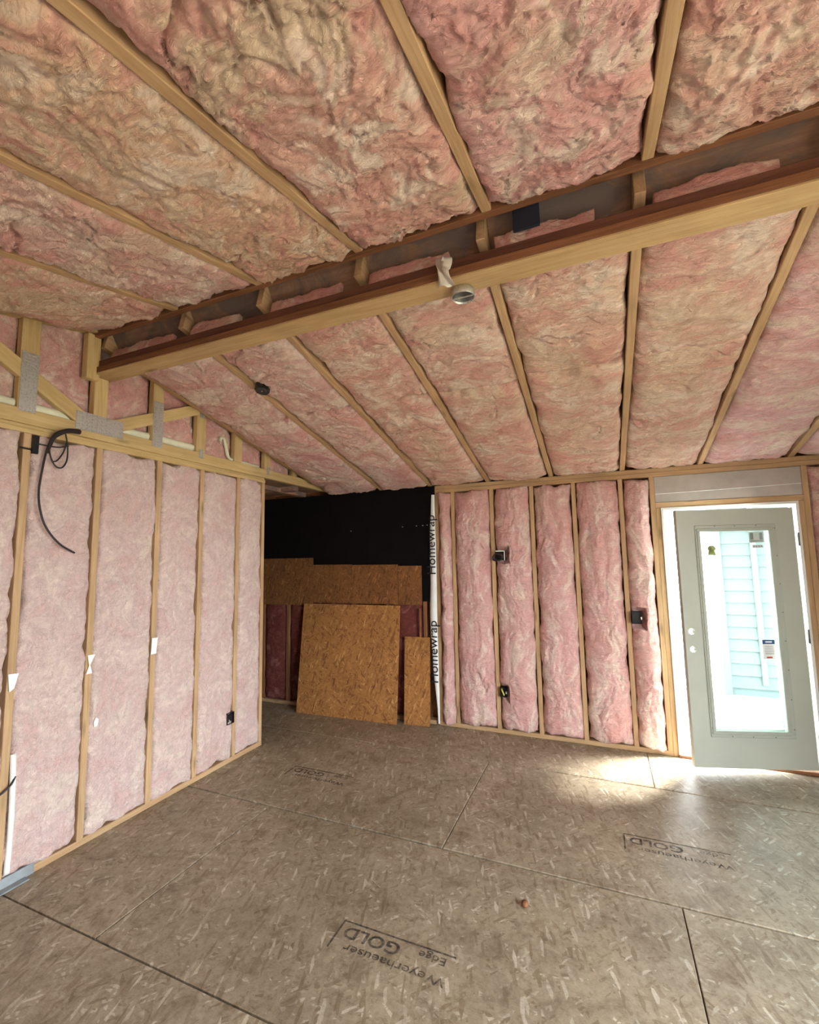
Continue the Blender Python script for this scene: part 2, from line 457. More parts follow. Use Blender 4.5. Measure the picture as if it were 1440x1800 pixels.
    c1 = fbm(xs * 4.4 + 40, ys * 4.4, seed + 200, 4, .65); c2 = fbm(xs * 15 + 7, ys * 15, seed + 210, 3, .7)
    c3 = fbm(X * 2.2 + 5, Y * 2.2, seed + 220, 4, .55); c4 = fbm(xs * 26, ys * 26, seed + 230, 3, .7)
    vein = np.abs(fbm(xs * 8 + 11, ys * 11, seed + 240, 4, .65))
    base_ = np.array(col)[None, None, :] * np.ones(X.shape + (1,))
    def lay(cur, f, c_): return cur + (np.array(c_)[None, None, :] - cur) * f[..., None]
    cur = lay(base_, sm(c1 + .5 * c2 + .25 * c4, -.05, .75) * cream, (.94, .82, .71))
    cur = lay(cur, sm(c3 + .35 * c2, .0, .6) * tan, (.79, .62, .46))
    cur = lay(cur, sm(-c1 - .4 * c2 + .2 * c4, .15, .8) * deep, (.74, .37, .34))
    cur = lay(cur, (1 - sm(vein, .0, .07)) * sm(c2, -.1, .5) * .45 * deep, (.60, .27, .21))
    cur = cur * (1 + .10 * c4[..., None])
    cv = np.ones((len(P), 4), np.float32); cv[:nu * nv, :3] = cur.reshape(-1, 3); cv[nu * nv:, :3] = cv[loop, :3]
    ca = me.color_attributes.new('wool', 'FLOAT_COLOR', 'POINT'); cv[:, :3] *= .88; ca.data.foreach_set('color', np.clip(cv, 0, .97).ravel())
    me.materials.append(M['pink'])
    o = bpy.data.objects.new(name, me); COL.objects.link(o); o.location = O
    tag(o, label, 'insulation', group)
    return o

# ================================================================== STRUCTURE
def multi_box(name, boxes, mat, parent=None, c=0.001):
    V = []; F = []
    o0 = Vector((boxes[0][0][0], boxes[0][0][1], boxes[0][0][2]))
    for lo, hi in boxes:
        v, f = cbox_geo(Vector(lo) - o0, Vector(hi) - o0, c); n = len(V)
        V += v; F += [[i + n for i in q] for q in f]
    return mesh_obj(name, V, F, mat, parent, loc=o0)

# ---- floor: dark deck below, strand-board panels with open joints on top
floor = box('floor', (-5.6, -0.95, -0.12), (XR + .1, YF + 0.12, -0.019), M['oldwood'])
tag(floor, 'weathered strand board subfloor with open panel joints', None, None, 'structure')
rows = [(-0.95, 0.28, (-3.34, -0.93, 1.48)), (0.28, 1.445, (-3.34, -0.93, 1.48)), (1.445, 2.592, (-4.58, -2.158, 0.255, 2.67)),
        (2.592, 3.765, (-3.34, -0.93, 1.48)), (3.765, YF + 0.10, (-4.58, -2.158, 0.255, 2.67))]
panels = []
for (y0, y1, js) in rows:
    xs = [-5.6] + [j for j in js if j < XR - .1] + [XR + .1]
    for a, b_ in zip(xs[:-1], xs[1:]):
        dz = random.uniform(-.0012, .0008)
        gx = 0.0022; gy = 0.0045
        p = box('floor_panel', (a + gx, y0 + (.006 if y0 == 2.592 else gy), -0.0188), (b_ - gx, y1 - (.006 if y1 == 2.592 else gy), 0.0 + dz), M['floor'], floor, c=0.003)
        panels.append((a, b_, y0, y1, p))
def panel_at(x, y):
    for a, b_, y0, y1, p in panels:
        if a <= x < b_ and y0 <= y < y1: return p

def text_mesh(name, body, size, mat, M4, parent, extrude=0.0003, spacing=1.0, bold=0.0):
    cu = bpy.data.curves.new(name, 'FONT'); cu.body = body; cu.size = size; cu.extrude = extrude
    cu.space_character = spacing; cu.resolution_u = 3; cu.offset = bold
    t = bpy.data.objects.new(name + '_src', cu); COL.objects.link(t)
    bpy.context.view_layer.update()
    dg = bpy.context.evaluated_depsgraph_get()
    me = bpy.data.meshes.new_from_object(t.evaluated_get(dg))
    bpy.data.objects.remove(t); bpy.data.curves.remove(cu)
    me.materials.clear(); me.materials.append(mat); me.name = name
    o = bpy.data.objects.new(name, me); COL.objects.link(o); o.matrix_world = M4
    o.parent = parent; o.matrix_parent_inverse = parent_world(parent).inverted()
    return o
def flip_text(x, y, sx=1.0, sy=1.0, z=0.0013):
    # reads from the far side: text right = -X, text up = -Y
    return Matrix(((-sx, 0, 0, x), (0, -sy, 0, y), (0, 0, 1, z), (0, 0, 0, 1)))
for (bx, by) in ((-1.175, 1.94), (0.03, 3.108), (-2.355, 3.14)):
    pn = panel_at(bx + .2, by - .05)
    # bx = photo-left end, by = far line of the printed frame
    text_mesh('printed_lettering', 'GOLD', .083, M['ink'], flip_text(bx + .30, by - .025, 1.18), pn, bold=.0012)
    text_mesh('printed_lettering', 'Edge', .052, M['ink'], flip_text(bx + .50, by - .02, 1.25), pn)
    text_mesh('printed_lettering', 'Weyerhaeuser', .056, M['ink'], flip_text(bx + .52, by - .108, 1.35), pn)
    box('printed_line', (bx, by - .004, .0008), (bx + .53, by + .004, .0014), M['ink'], pn, c=.0002)
    box('printed_line', (bx - .004, by - .15, .0008), (bx + .004, by + .003, .0014), M['ink'], pn, c=.0002)

# ---- left wall
wl_back = [((XL - .105, YN, 0), (XL - .092, 3.376, 2.40)), ((XL - .150, YN - .1, 2.45), (XL - .135, YF + .1, 3.35))]
wall_left = multi_box('wall_left', wl_back, M['drywall'])
tag(wall_left, 'framed left wall with open studs and gable above', kind='structure')
lstud = [-0.60, -0.20, 0.21, 0.62, 1.03, 1.438, 1.834, 2.265, 2.642, 3.038, 3.356]
for i, y in enumerate(lstud):
    lean = random.uniform(-.004, .004)
    lumber('stud', (XL - .0445, y, .038), (XL - .0445 + random.uniform(-.002, .002), y + lean, 2.382), .038, .089, (1, 0, 0), M['stud'], wall_left)
lumber('bottom_plate', (XL - .0445, YN, .019), (XL - .0445, 3.376, .019), .089, .038, (0, 0, 1), M['stud'], wall_left)
lumber('top_plate', (XL - .0425, YN, 2.396), (XL - .0425, 3.376, 2.396), .089, .030, (0, 0, 1), M['truss'], wall_left)
lumber('top_plate', (XL - .0525, YN, 2.421), (XL - .0525, 3.376, 2.421), .089, .020, (0, 0, 1), M['truss'], wall_left)

# ---- far wall: sheathing, studs, plates, header
wf = [((-5.6, YF + .092, 0), (.470, YF + .105, 2.62)), ((.470, YF + .092, 2.04), (1.449, YF + .105, 2.62)), ((1.449, YF + .092, 0), (XR + .1, YF + .105, 2.62))]
wall_far = multi_box('wall_far', wf, M['osbdark'])
tag(wall_far, 'far wall of open studs with door opening', kind='structure')
fstud = [-1.545, -1.372, -0.972, -0.587, -0.208, 0.184, 0.432, 1.487, 1.89, 2.07]
for x in fstud:
    lumber('stud', (x, YF + .0445, .038), (x + random.uniform(-.003, .003), YF + .0445, 2.31), .038, .089, (0, 1, 0), M['stud'], wall_far)
for x in (0.4705, 1.4475):
    lumber('trimmer', (x, YF + .0445, .0), (x, YF + .0445, 2.036), .037, .089, (0, 1, 0), M['stud'], wall_far)
for x in (-5.0, -4.4, -3.78, -3.42, -2.98, -2.55, -2.12, -1.70):
    lumber('stud', (x, YF + .0445, .038), (x, YF + .0445, 2.31), .038, .089, (0, 1, 0), M['ridge'], wall_far)
for a, b_ in ((-5.6, -1.60), (-1.565, .452), (1.468, XR)):
    lumber('bottom_plate', (a, YF + .0445, .019), (b_, YF + .0445, .019), .089, .038, (0, 0, 1), M['stud'], wall_far)
lumber('top_plate', (-5.6, YF + .0435, 2.329), (XR, YF + .0435, 2.329), .091, .038, (0, 0, 1), M['stud'], wall_far)
lumber('top_plate', (-5.6, YF + .0465, 2.368), (XR, YF + .0465, 2.368), .089, .038, (0, 0, 1), M['stud'], wall_far)
lumber('header_sill', (.452, YF + .0445, 2.060), (1.468, YF + .0445, 2.060), .089, .046, (0, 0, 1), M['stud'], wall_far)
hd = lumber('header', (.453, YF + .048, 2.196), (1.467, YF + .048, 2.196), .085, .224, (0, 0, 1), M['header'], wall_far)
hl = lumber('film_seam', (.456, YF + .004, 2.158), (1.464, YF + .004, 2.172), .005, .006, (0, 0, 1), M['paper'], hd)
# strand-board pieces nailed over the dark end of the wall
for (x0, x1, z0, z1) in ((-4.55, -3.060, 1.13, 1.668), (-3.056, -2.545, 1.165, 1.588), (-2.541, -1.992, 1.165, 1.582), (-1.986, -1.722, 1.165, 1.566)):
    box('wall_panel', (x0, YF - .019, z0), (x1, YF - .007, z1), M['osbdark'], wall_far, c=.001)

# ---- right and near walls (outside the frame) with their window openings
WY0, WY1, WZ0, WZ1 = -.50, 2.00, .06, 2.06
wr_ = [((XR, YN - .1, 0), (XR + .12, WY0, 3.4)), ((XR, WY1, 0), (XR + .12, YF + .1, 3.4)), ((XR, WY0, WZ1), (XR + .12, WY1, 3.4)), ((XR, WY0, -.05), (XR + .12, WY1, WZ0))]
wall_right = multi_box('wall_right', wr_, M['drywall']); tag(wall_right, 'right wall with wide window opening', kind='structure')
for i, y in enumerate((.75,)):
    lumber('mullion', (XR + .06, y, WZ0), (XR + .06, y, WZ1), .05, .06, (0, 1, 0), M['white'], wall_right)
wall_near = box('wall_near', (-3.1, YN - .12, 0), (XR + .12, YN, 2.75), M['drywall']); tag(wall_near, 'near wall behind the viewer', kind='structure')
# ---- hall beyond the left wall
wall_hall = multi_box('wall_hall', [((-5.6, 3.285, 0), (XL - .093, 3.376, 2.42)), ((-5.7, 3.28, 0), (-5.6, YF + .1, 2.6))], M['drywall']); tag(wall_hall, 'side wall of the dark hall', kind='structure')
ceil_hall = box('ceiling_hall', (-5.6, 3.29, 2.44), (XL - .06, YF + .05, 2.455), M['oldwood']); tag(ceil_hall, 'dark hall ceiling boards', kind='structure')
lumber('joist', (-5.5, 3.95, 2.412), (XL - .08, 3.95, 2.412), .09, .05, (0, 0, 1), M['oldwood'], ceil_hall)
lumber('joist', (-3.20, 3.38, 2.405), (-3.20, YF - .02, 2.405), .09, .05, (0, 0, 1), M['oldwood'], ceil_hall)

# ---- roof deck, rafters, ridge
prof = [(-1.15, znear(-1.15) + .19), (1.96, znear(1.96) + .19), (2.0, zfar(2.0) + .19), (4.52, zfar(4.52) + .19)]
V = []; F = []
for x in (-5.65, XR + 1.95):  # overhang past the right wall added to keep sun out of the window
    for (y, z) in prof: V.append((x, y, z))
    for (y, z) in prof: V.append((x, y, z + .03))
n = len(prof)
for i in range(n - 1):
    F += [[i, i + 1, 2 * n + i + 1, 2 * n + i], [n + i, 3 * n + i, 3 * n + i + 1, n + i + 1]]
F += [[0, 2 * n, 3 * n, n], [n - 1, 2 * n - 1, 4 * n - 1, 3 * n - 1], list(range(n)) + list(range(2 * n - 1, n - 1, -1)), [2 * n + i for i in list(range(n)) + list(range(2 * n - 1, n - 1, -1))]]
ceiling = mesh_obj('ceiling', V, F, M['oldwood']); tag(ceiling, 'vaulted ceiling of open rafters under dark roof boards', kind='structure')
RX_F = [-2.862, -2.175, -1.60, -1.003, -0.402, 0.210, 0.806, 1.412, 2.03]
RX_N = [-2.862, -2.165, -1.56, -0.967, -0.362, 0.236, 0.845, 1.45, 2.05]
W = .041
for i, x in enumerate(RX_F):
    dz = .022 if i == 0 else random.uniform(-.004, .004)
    lumber('rafter', (x, 1.80, zfar(1.80) + .07 + dz), (x + random.uniform(-.01, .006), 4.47, zfar(4.47) + .07 + dz), W, .14, (0, 0, 1), M['stud'], ceiling)
for i, x in enumerate(RX_N):
    dz = .02 if i == 0 else random.uniform(-.004, .004)
    lumber('rafter', (x, -0.85, znear(-.85) + .07 + dz), (x, 1.738, znear(1.738) + .07 + dz), W, .14, (0, 0, 1), M['stud'], ceiling)
lumber('ridge_board', (XL - .02, 1.757, 3.150), (XR, 1.757, 3.150), .036, .150, (0, 0, 1), M['ridge'], ceiling)
for i in range(len(RX_F) - 1):
    a, b_ = RX_F[i] + W / 2 + .002, RX_F[i + 1] - W / 2 - .002
    if i + 1 == 1: a = XL
    # stained boards blocking the rafter ends, tipped back over the far batts
    V = [(a, 1.792, 3.185), (b_, 1.792, 3.185), (b_, 1.905, 2.985), (a, 1.905, 2.985)]
    V += [(p[0], p[1] + .012, p[2] + .014) for p in V]
    o = mesh_obj('blocking_board', V, [[0, 1, 2, 3], [7, 6, 5, 4], [0, 4, 5, 1], [1, 5, 6, 2], [2, 6, 7, 3], [3, 7, 4, 0]], M['oldwood'], ceiling)

# ================================================================== THINGS: timber
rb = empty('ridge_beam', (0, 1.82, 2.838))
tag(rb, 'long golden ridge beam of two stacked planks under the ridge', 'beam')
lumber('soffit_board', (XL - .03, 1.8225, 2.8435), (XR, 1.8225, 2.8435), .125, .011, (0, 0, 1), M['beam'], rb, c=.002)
lumber('plank', (XL - .03, 1.8225, 2.868), (XR, 1.8225, 2.868), .125, .037, (0, 0, 1), M['ridge'], rb, c=.003)  # brown sides above a golden underside board
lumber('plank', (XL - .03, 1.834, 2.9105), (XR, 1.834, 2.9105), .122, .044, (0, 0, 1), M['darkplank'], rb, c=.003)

tr = empty('gable_truss', (XL, 1.8, 2.43))
tag(tr, 'yellow pine gable truss on top of the left wall', 'truss')
TX = XL - .014
lumber('bottom_chord', (TX - .004, YN, 2.4725), (TX - .004, 4.50, 2.4725), .052, .085, (0, 0, 1), M['truss'], tr)
lumber('top_chord', (TX, 1.86, zfar(1.86) + .10), (TX, 4.52, zfar(4.52) + .10), .052, .085, (0, 0, 1), M['stud'], tr)
lumber('top_chord', (TX, YN, znear(YN) + .075), (TX, 1.735, znear(1.735) + .075), .052, .085, (0, 0, 1), M['truss'], tr)
for (y, wd) in ((.62, .09), (1.02, .09), (1.420, .092)):
    lumber('web_post', (TX, y, 2.515), (TX, y, znear(y) + .04), .045, wd, (0, 1, 0), M['truss'], tr)
lumber('web_post', (TX, 1.8175, 2.515), (TX, 1.8175, 2.835), .050, .086, (0, 1, 0), M['truss'], tr)
lumber('web_post', (TX + .03, 1.742, 2.800), (TX + .03, 1.742, 3.09), .050, .080, (0, 1, 0), M['truss'], tr)
for (y, wd) in ((2.221, .085), (2.612, .09), (3.012, .09), (3.395, .085), (3.815, .07)):
    lumber('web_post', (TX, y, 2.515), (TX, y + .004, zfar(y) + .075), .045, wd, (0, 1, 0), M['truss'], tr)
lumber('web_brace', (TX + .006, 1.00, 2.955), (TX + .006, 1.725, 2.535), .040, .088, (0, 0, 1), M['truss'], tr)
lumber('web_brace', (TX + .004, 1.915, 2.545), (TX + .004, 2.60, 2.872), .040, .082, (0, 0, 1), M['truss'], tr)
def plate(name, y0, y1, z0, z1, x, rows_, cols_, parent, skew=0):
    """toothed steel connector plate: thin sheet with punched rows of small slots standing proud"""
    bm_boxes = [((x, y0, z0), (x + .002, y1, z1))]
    for i in range(rows_):
        for j in range(cols_):
            zc = z0 + (i + .5) * (z1 - z0) / rows_; yc = y0 + (j + .5) * (y1 - y0) / cols_
            bm_boxes.append(((x + .001, yc - .34 * (y1 - y0) / cols_, zc - .22 * (z1 - z0) / rows_), (x + .0042, yc + .34 * (y1 - y0) / cols_, zc + .22 * (z1 - z0) / rows_)))
    return multi_box(name, bm_boxes, M['galv'], parent, c=.0004)
plate('connector_plate', 1.378, 1.462, 2.497, 2.838, TX + .027, 17, 1, tr)
plate('connector_plate', 2.184, 2.262, 2.474, 2.808, TX + .027, 17, 1, tr)
plate('connector_plate', 1.672, 1.968, 2.470, 2.585, TX + .027, 5, 10, tr)
plate('connector_plate', 2.590, 2.632, 2.470, 2.540, TX + .027, 4, 2, tr)
plate('connector_plate', 3.385, 3.415, 2.465, 2.540, TX + .027, 4, 2, tr)
plate('connector_plate', 2.585, 2.64, 2.80, 2.86, TX + .027, 4, 3, tr)

# ================================================================== THINGS: insulation
PINK = (.80, .48, .45)  # same pink wool throughout; per-surface tints below also paint in its light
ordn = ['first', 'second', 'third', 'fourth', 'fifth', 'sixth', 'seventh', 'eighth', 'ninth', 'tenth', 'eleventh']
# left wall
GL = 'pale pink batts in the left wall'
vis = [i for i in range(len(lstud) - 1) if lstud[i + 1] > 1.3]
lab = {3: 'pale pink left-wall batt just outside the left picture edge', 4: 'pale pink batt at the left picture edge, beside the leftmost wall stud',
       5: 'pale pink left-wall batt behind the hanging black cable',
       6: 'pale pink left-wall batt between bow-tie plate and flat white plate studs',
       7: 'pale pink left-wall batt right of the flat white plate, with ragged torn edge',
       8: 'pale pink left-wall batt beside the small low outlet box',
       9: 'narrow pale pink batt at the hall end of the left wall'}
for i in range(len(lstud) - 1):
    y0 = lstud[i] + .019; y1 = lstud[i + 1] - .019
    if y1 < 1.0:
        rs = .03; lb = 'pale pink left-wall batt outside the picture, %s from the near wall' % ordn[i]
    else:
        rs = .0095; lb = lab[i]
    batt('insulation_batt', lb, GL, (XL, y0 + .004, .040), (0, 1, 0), (0, 0, 1), (1, 0, 0), y1 - y0 - .008, 2.338,
         bulge=.010, edge=.022, amp=.009, p=9, seed=100 + i, res=rs, col=(.80, .62, .59), tan=.12, cream=.45, deep=.25, endp=14, ragged=.016, fluff=.6, gash=.012)
# gable triangle above it
GG = 'pink batts in the gable truss'
gb = [(.64, 1.00, 'left of the picture beyond the strapped post'), (1.04, 1.375, 'left of the leftmost strapped post'), (1.465, 1.775, 'between leftmost strapped post and the beam post'),
      (1.862, 2.178, 'just right of the post under the beam'), (2.265, 2.566, 'right of the second strapped post'),
      (2.658, 2.966, 'behind the curled white pipe end'), (3.058, 3.352, 'second last toward the low end'), (3.438, 3.78, 'in the low narrow tip')]
for i, (y0, y1, t) in enumerate(gb):
    ym = (y0 + y1) / 2
    top = (znear(ym) if ym < 1.8 else zfar(ym)) + .15
    batt('insulation_batt', 'small pink gable batt ' + t, GG, (XL - .060, y0 - .02, 2.50), (0, 1, 0), (0, 0, 1), (1, 0, 0), y1 - y0 + .04, top - 2.50,
         bulge=.020, edge=.02, amp=.02, p=6, seed=150 + i, res=.0095, col=PINK, tan=.25, ragged=.004, gash=.02, back=.06)
# far wall
GF = 'puffy pink batts in the far wall'
dn_ = {2: [(.058, 1.615, .048, .050, -.02), (.034, .343, .036, .05, -.02)], 5: [(.044, 1.068, .042, .055, -.02)]}
fl = ['narrow puffy pink roll beside the dark hall corner', 'puffy pink far-wall batt left of the coiled cable box', 'puffy pink far-wall batt right of the coiled cable box',
      'puffy pink far-wall batt in the middle, with a folded lump', 'wide puffy pink far-wall batt left of the dark switch box', 'narrow sunlit pink batt beside the door opening']
FW = [(-1.545, -1.372), (-1.372, -.972), (-.972, -.587), (-.587, -.208), (-.208, .184), (.184, .432)]
for i, (a, b_) in enumerate(FW):
    wd = b_ - a - .038
    batt('insulation_batt', fl[i], GF, (a + .019 + .002, YF, .040), (1, 0, 0), (0, 0, 1), (0, -1, 0), wd - .004, 2.268,
         dents=dn_.get(i, ()), bulge=.068 if wd > .2 else .058, edge=.050, amp=.019, p=2.3, seed=210 + i * 3, res=.0085, col=(.81, .50, .48), tan=.10, endp=6, ragged=.018, gash=.02, wr=(1.5, .55), fluff=.8, cream=.6, deep=.45)
for i, (a, b_) in enumerate([(1.487, 1.89), (1.89, 2.07)]):
    batt('insulation_batt', 'pink batt right of the door at the picture edge' if i == 0 else 'pink far-wall batt outside the picture, %s to the right of the door' % ordn[i], GF, (a + .021, YF, .04), (1, 0, 0), (0, 0, 1), (0, -1, 0), b_ - a - .042, 2.268,
         bulge=.05, edge=.05, amp=.024, p=2.1, seed=240 + i, res=.010 if i == 0 else .03, col=(.81, .50, .48), tan=.1, endp=6, ragged=.014)
# dark low batts behind the leaning boards
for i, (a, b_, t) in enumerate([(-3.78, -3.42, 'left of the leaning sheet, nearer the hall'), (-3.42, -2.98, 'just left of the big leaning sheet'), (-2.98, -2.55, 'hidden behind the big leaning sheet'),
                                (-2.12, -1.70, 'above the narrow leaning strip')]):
    batt('insulation_batt', 'dark red-brown batt ' + t, 'dark batts in the hall corner', (a + .02, YF + .01, .04), (1, 0, 0), (0, 0, 1), (0, -1, 0), b_ - a - .04, 1.16,
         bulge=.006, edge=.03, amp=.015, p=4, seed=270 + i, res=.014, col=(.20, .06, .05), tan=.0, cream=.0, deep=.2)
# far ceiling slope: two batts end to end in each bay
GC = 'pink batts in the far ceiling slope'
nf = Vector((0, -.235, -1)).normalized(); df = Vector((0, 1, -.235)).normalized(); sc_ = math.sqrt(1 + .235 ** 2)
seams = [2.83, 2.80, 2.82, 2.84, 2.80, 2.79, 2.86, 2.8, 2.8, 2.8]
cf = [(.83, .57, .53), (.82, .55, .50), (.82, .54, .45), (.83, .56, .47), (.83, .56, .46), (.83, .57, .48), (.86, .57, .57), (.86, .57, .57)]
for i in range(len(RX_F) - 1):
    a = RX_F[i] + W / 2; b_ = RX_F[i + 1] - W / 2
    for h_, (y0, y1) in enumerate(((1.925, seams[i] + .006), (seams[i] - .006, YF + .005))):
        lb = '%s pink batt, far ceiling slope, %s bay from the gable wall' % ('upper beam-side' if h_ == 0 else 'lower wall-side', ordn[i])
        vz = i < 7
        batt('insulation_batt', lb, GC, (a + .003, y0, zfar(y0) + .012), (1, 0, 0), df, nf, b_ - a - .006, (y1 - y0) * sc_,
             bulge=.026 + (.012 if h_ else 0), edge=.030, amp=.019, p=5.5, seed=300 + i * 7 + h_, res=.0095 if vz else .035, col=cf[min(i, 7)], tan=.55 if 1 < i < 6 else .25,
             endp=9, gash=.022, wr=(.75, 1.35), ragged=.016, back=.10)
# near ceiling slope
GN = 'tan pink batts in the near ceiling slope'
nn = Vector((0, .22, -1)).normalized(); dn = Vector((0, 1, .22)).normalized(); sn = math.sqrt(1 + .22 ** 2)
cn = [(.78, .50, .40), (.80, .55, .48), (.80, .55, .40), (.80, .50, .42), (.83, .50, .48), (.82, .53, .45), (.82, .53, .45)]
for i in range(len(RX_N) - 1):
    a = RX_N[i] + W / 2; b_ = RX_N[i + 1] - W / 2
    vz = i < 6
    lb = 'tan pink batt in the near ceiling slope, %s bay from the gable wall' % ordn[i]
    y0 = -.78; y1 = 1.735
    batt('insulation_batt', lb, GN, (a + .002, y0, znear(y0) + .012), (1, 0, 0), dn, nn, b_ - a - .004, (y1 - y0) * sn,
         bulge=.026, edge=.022, amp=.023, p=7, seed=400 + i * 5, res=.0080 if vz else .04, col=cn[min(i, 6)], tan=.95 if i in (0, 2, 3) else .45,
         endp=12, gash=.038, wr=(1, 1), ragged=.020, back=.10, fluff=1.15)
# loose fluff visible on top of the beam, between the rafter ends
for i in range(len(RX_F) - 2):
    a = RX_F[i] + W / 2 + .02; b_ = RX_F[i + 1] - W / 2 - .02
    L_ = (b_ - a) * random.uniform(.75, 1.0)
    batt('insulation_scrap', 'torn pink fringe on the ridge beam, %s rafter gap from the gable' % ordn[i], 'torn fringes above the ridge beam', (a + .01, 1.800, 2.942), (1, 0, 0), Vector((0, .3, 1)), (0, -1, .3), L_ - .02, .078,
         bulge=.010, edge=.004, amp=.012, p=3, seed=500 + i, res=.007, col=(.80, .44, .40), tan=.3, back=.03, ragged=.012)

# ================================================================== DOOR
door = empty('door_1', (1.402, 4.372, 0.0)); tag(door, 'pale grey-green door with tall glass lite, standing ajar', kind='structure')
TH = math.radians(16.77)
slabE = empty('door_leaf', (1.402, 4.372, 0.0)); slabE.rotation_euler = (0, 0, math.pi + TH)
slabE.parent = door; slabE.matrix_parent_inverse = parent_world(door).inverted()
slabE.location = (1.402, 4.372, 0)
# leaf space: x = from hinge towards the latch, y>0 = room side?  (rotated by 180 deg + TH: +y points to the room when negative world y)
def leaf(name, V, F, mat, smooth=False):
    me = bpy.data.meshes.new(name); me.from_pydata([tuple(v) for v in V], [], F); me.materials.append(mat)
    bm = bmesh.new(); bm.from_mesh(me); bmesh.ops.recalc_face_normals(bm, faces=bm.faces); bm.to_mesh(me); bm.free(); me.update()
    o = bpy.data.objects.new(name, me); COL.objects.link(o); o.parent = slabE
    return o
def leaf_boxes(name, boxes, mat, c=.002):
    V = []; F = []
    for lo, hi in boxes:
        v, f = cbox_geo(lo, hi, c); n0 = len(V); V += v; F += [[i + n0 for i in q] for q in f]
    return leaf(name, V, F, mat)
def leaf_disc(name, s, z, r, y0, y1, mat, seg=12):
    V = []; F = []
    for y in (y0, y1):
        for k in range(seg): V.append((s + r * math.cos(2 * math.pi * k / seg), y, z + r * math.sin(2 * math.pi * k / seg)))
    F = [[k, (k + 1) % seg, seg + (k + 1) % seg, seg + k] for k in range(seg)] + [list(range(seg)), list(range(seg, 2 * seg))]
    return leaf(name, V, F, mat)
# skin with lite opening and two knob bores (frame of polygons around octagonal holes)
def skin():
    t = .044
    bores = [(.824, .906, .024), (.824, 1.042, .024)]
    s0, s1, z0, z1 = .020, .878, .040, 1.986
    g = (.20, .72, .285, 1.815)          # lite opening
    rects = [(s0, g[0], z0, z1), (g[0], g[1], z0, g[2]), (g[0], g[1], g[3], z1),
             (g[1], .79, z0, z1), (.79, .858, z0, .87), (.79, .858, .942, 1.006), (.79, .858, 1.078, z1), (.858, s1, z0, z1)]
    bm = bmesh.new()
    def quad(pts):
        bm.faces.new([bm.verts.new(p) for p in pts])
    for y in (0, -t):
        for a, b_, c_, d in rects: quad([(a, y, c_), (b_, y, c_), (b_, y, d), (a, y, d)])
        for (s, z, r) in bores:          # square tile with a round hole
            K = 16; half = .034
            sq = []
            for k in range(K):
                an = 2 * math.pi * k / K; cx, cz = math.cos(an), math.sin(an); m_ = max(abs(cx), abs(cz))
                sq.append((cx / m_ * half, cz / m_ * (.036)))
            for k in range(K):
                k2 = (k + 1) % K; an = 2 * math.pi * k / K; an2 = 2 * math.pi * k2 / K
                quad([(s + r * math.cos(an), y, z + r * math.sin(an)), (s + r * math.cos(an2), y, z + r * math.sin(an2)), (s + sq[k2][0], y, z + sq[k2][1]), (s + sq[k][0], y, z + sq[k][1])])
    for (s, z, r) in bores:
        K = 16
        for k in range(K):
            an = 2 * math.pi * k / K; an2 = 2 * math.pi * (k + 1) / K
            quad([(s + r * math.cos(an), 0, z + r * math.sin(an)), (s + r * math.cos(an2), 0, z + r * math.sin(an2)), (s + r * math.cos(an2), -t, z + r * math.sin(an2)), (s + r * math.cos(an), -t, z + r * math.sin(an))])
    for (a, b_, c_, d) in ((s0, s1, z0, z1), g):
        for (p, q) in (((a, c_), (b_, c_)), ((b_, c_), (b_, d)), ((b_, d), (a, d)), ((a, d), (a, c_))):
            quad([(p[0], 0, p[1]), (q[0], 0, q[1]), (q[0], -t, q[1]), (p[0], -t, p[1])])
    me = bpy.data.meshes.new('door_skin'); bmesh.ops.remove_doubles(bm, verts=bm.verts, dist=.0002); bmesh.ops.recalc_face_normals(bm, faces=bm.faces); bm.to_mesh(me); bm.free()
    me.materials.append(M['door']); o = bpy.data.objects.new('door_skin', me); COL.objects.link(o); o.parent = slabE
skin()
def ring(a, b_, c_, d, w_, y0, y1):
    return [((a, y0, c_), (b_, y1, c_ + w_)), ((a, y0, d - w_), (b_, y1, d)), ((a, y0, c_ + w_), (a + w_, y1, d - w_)), ((b_ - w_, y0, c_ + w_), (b_, y1, d - w_))]
leaf_boxes('lite_moulding', ring(.155, .748, .262, 1.862, .034, .0005, .009) + ring(.186, .738, .285, 1.836, .026, .0005, .016) + ring(.155, .748, .262, 1.862, .05, -.056, -.0445), M['doorlite'], c=.004)
leaf_boxes('pane', [((.195, -.026, .28), (.725, -.022, 1.82))], M['glass'], c=.0002)
for s in (.166, .737):
    for k in range(8): leaf_disc('screw', s, .33 + k * .214, .0042, .009, .0105, M['hinge'], 8)
for s in (.30, .455, .60):
    for z in (.272, 1.852): leaf_disc('screw', s, z, .0042, .009, .0105, M['hinge'], 8)
# stickers on the room side of the pane
y_ = -.0218
V = [(.652, y_, 1.627), (.590, y_, 1.627)] + [(.621 + .031 * math.cos(a), y_, 1.672 + .031 * math.sin(a)) for a in [math.pi * k / 8 for k in range(9)]]
V2 = [(x, y - .0004, z) for x, y, z in V]; K = len(V)
o = leaf('round_top_sticker', V + V2, [list(range(K)), list(range(K, 2 * K))] + [[i, (i + 1) % K, K + (i + 1) % K, K + i] for i in range(K)], M['olive'])
leaf_boxes('corner_sticker', [((.229, y_ - .0004, 1.719), (.338, y_, 1.805))], M['sticker'], c=.0001)
leaf_boxes('corner_sticker_print', [((.238, y_, 1.728), (.330, y_ + .0004, 1.736)), ((.238, y_, 1.742), (.262, y_ + .0004, 1.796)), ((.306, y_, 1.742), (.330, y_ + .0004, 1.796))], M['greyprint'], c=.0001)
leaf_boxes('strip_sticker', [((.240, y_ - .0004, 1.678), (.318, y_, 1.702))], M['paper'], c=.0001)
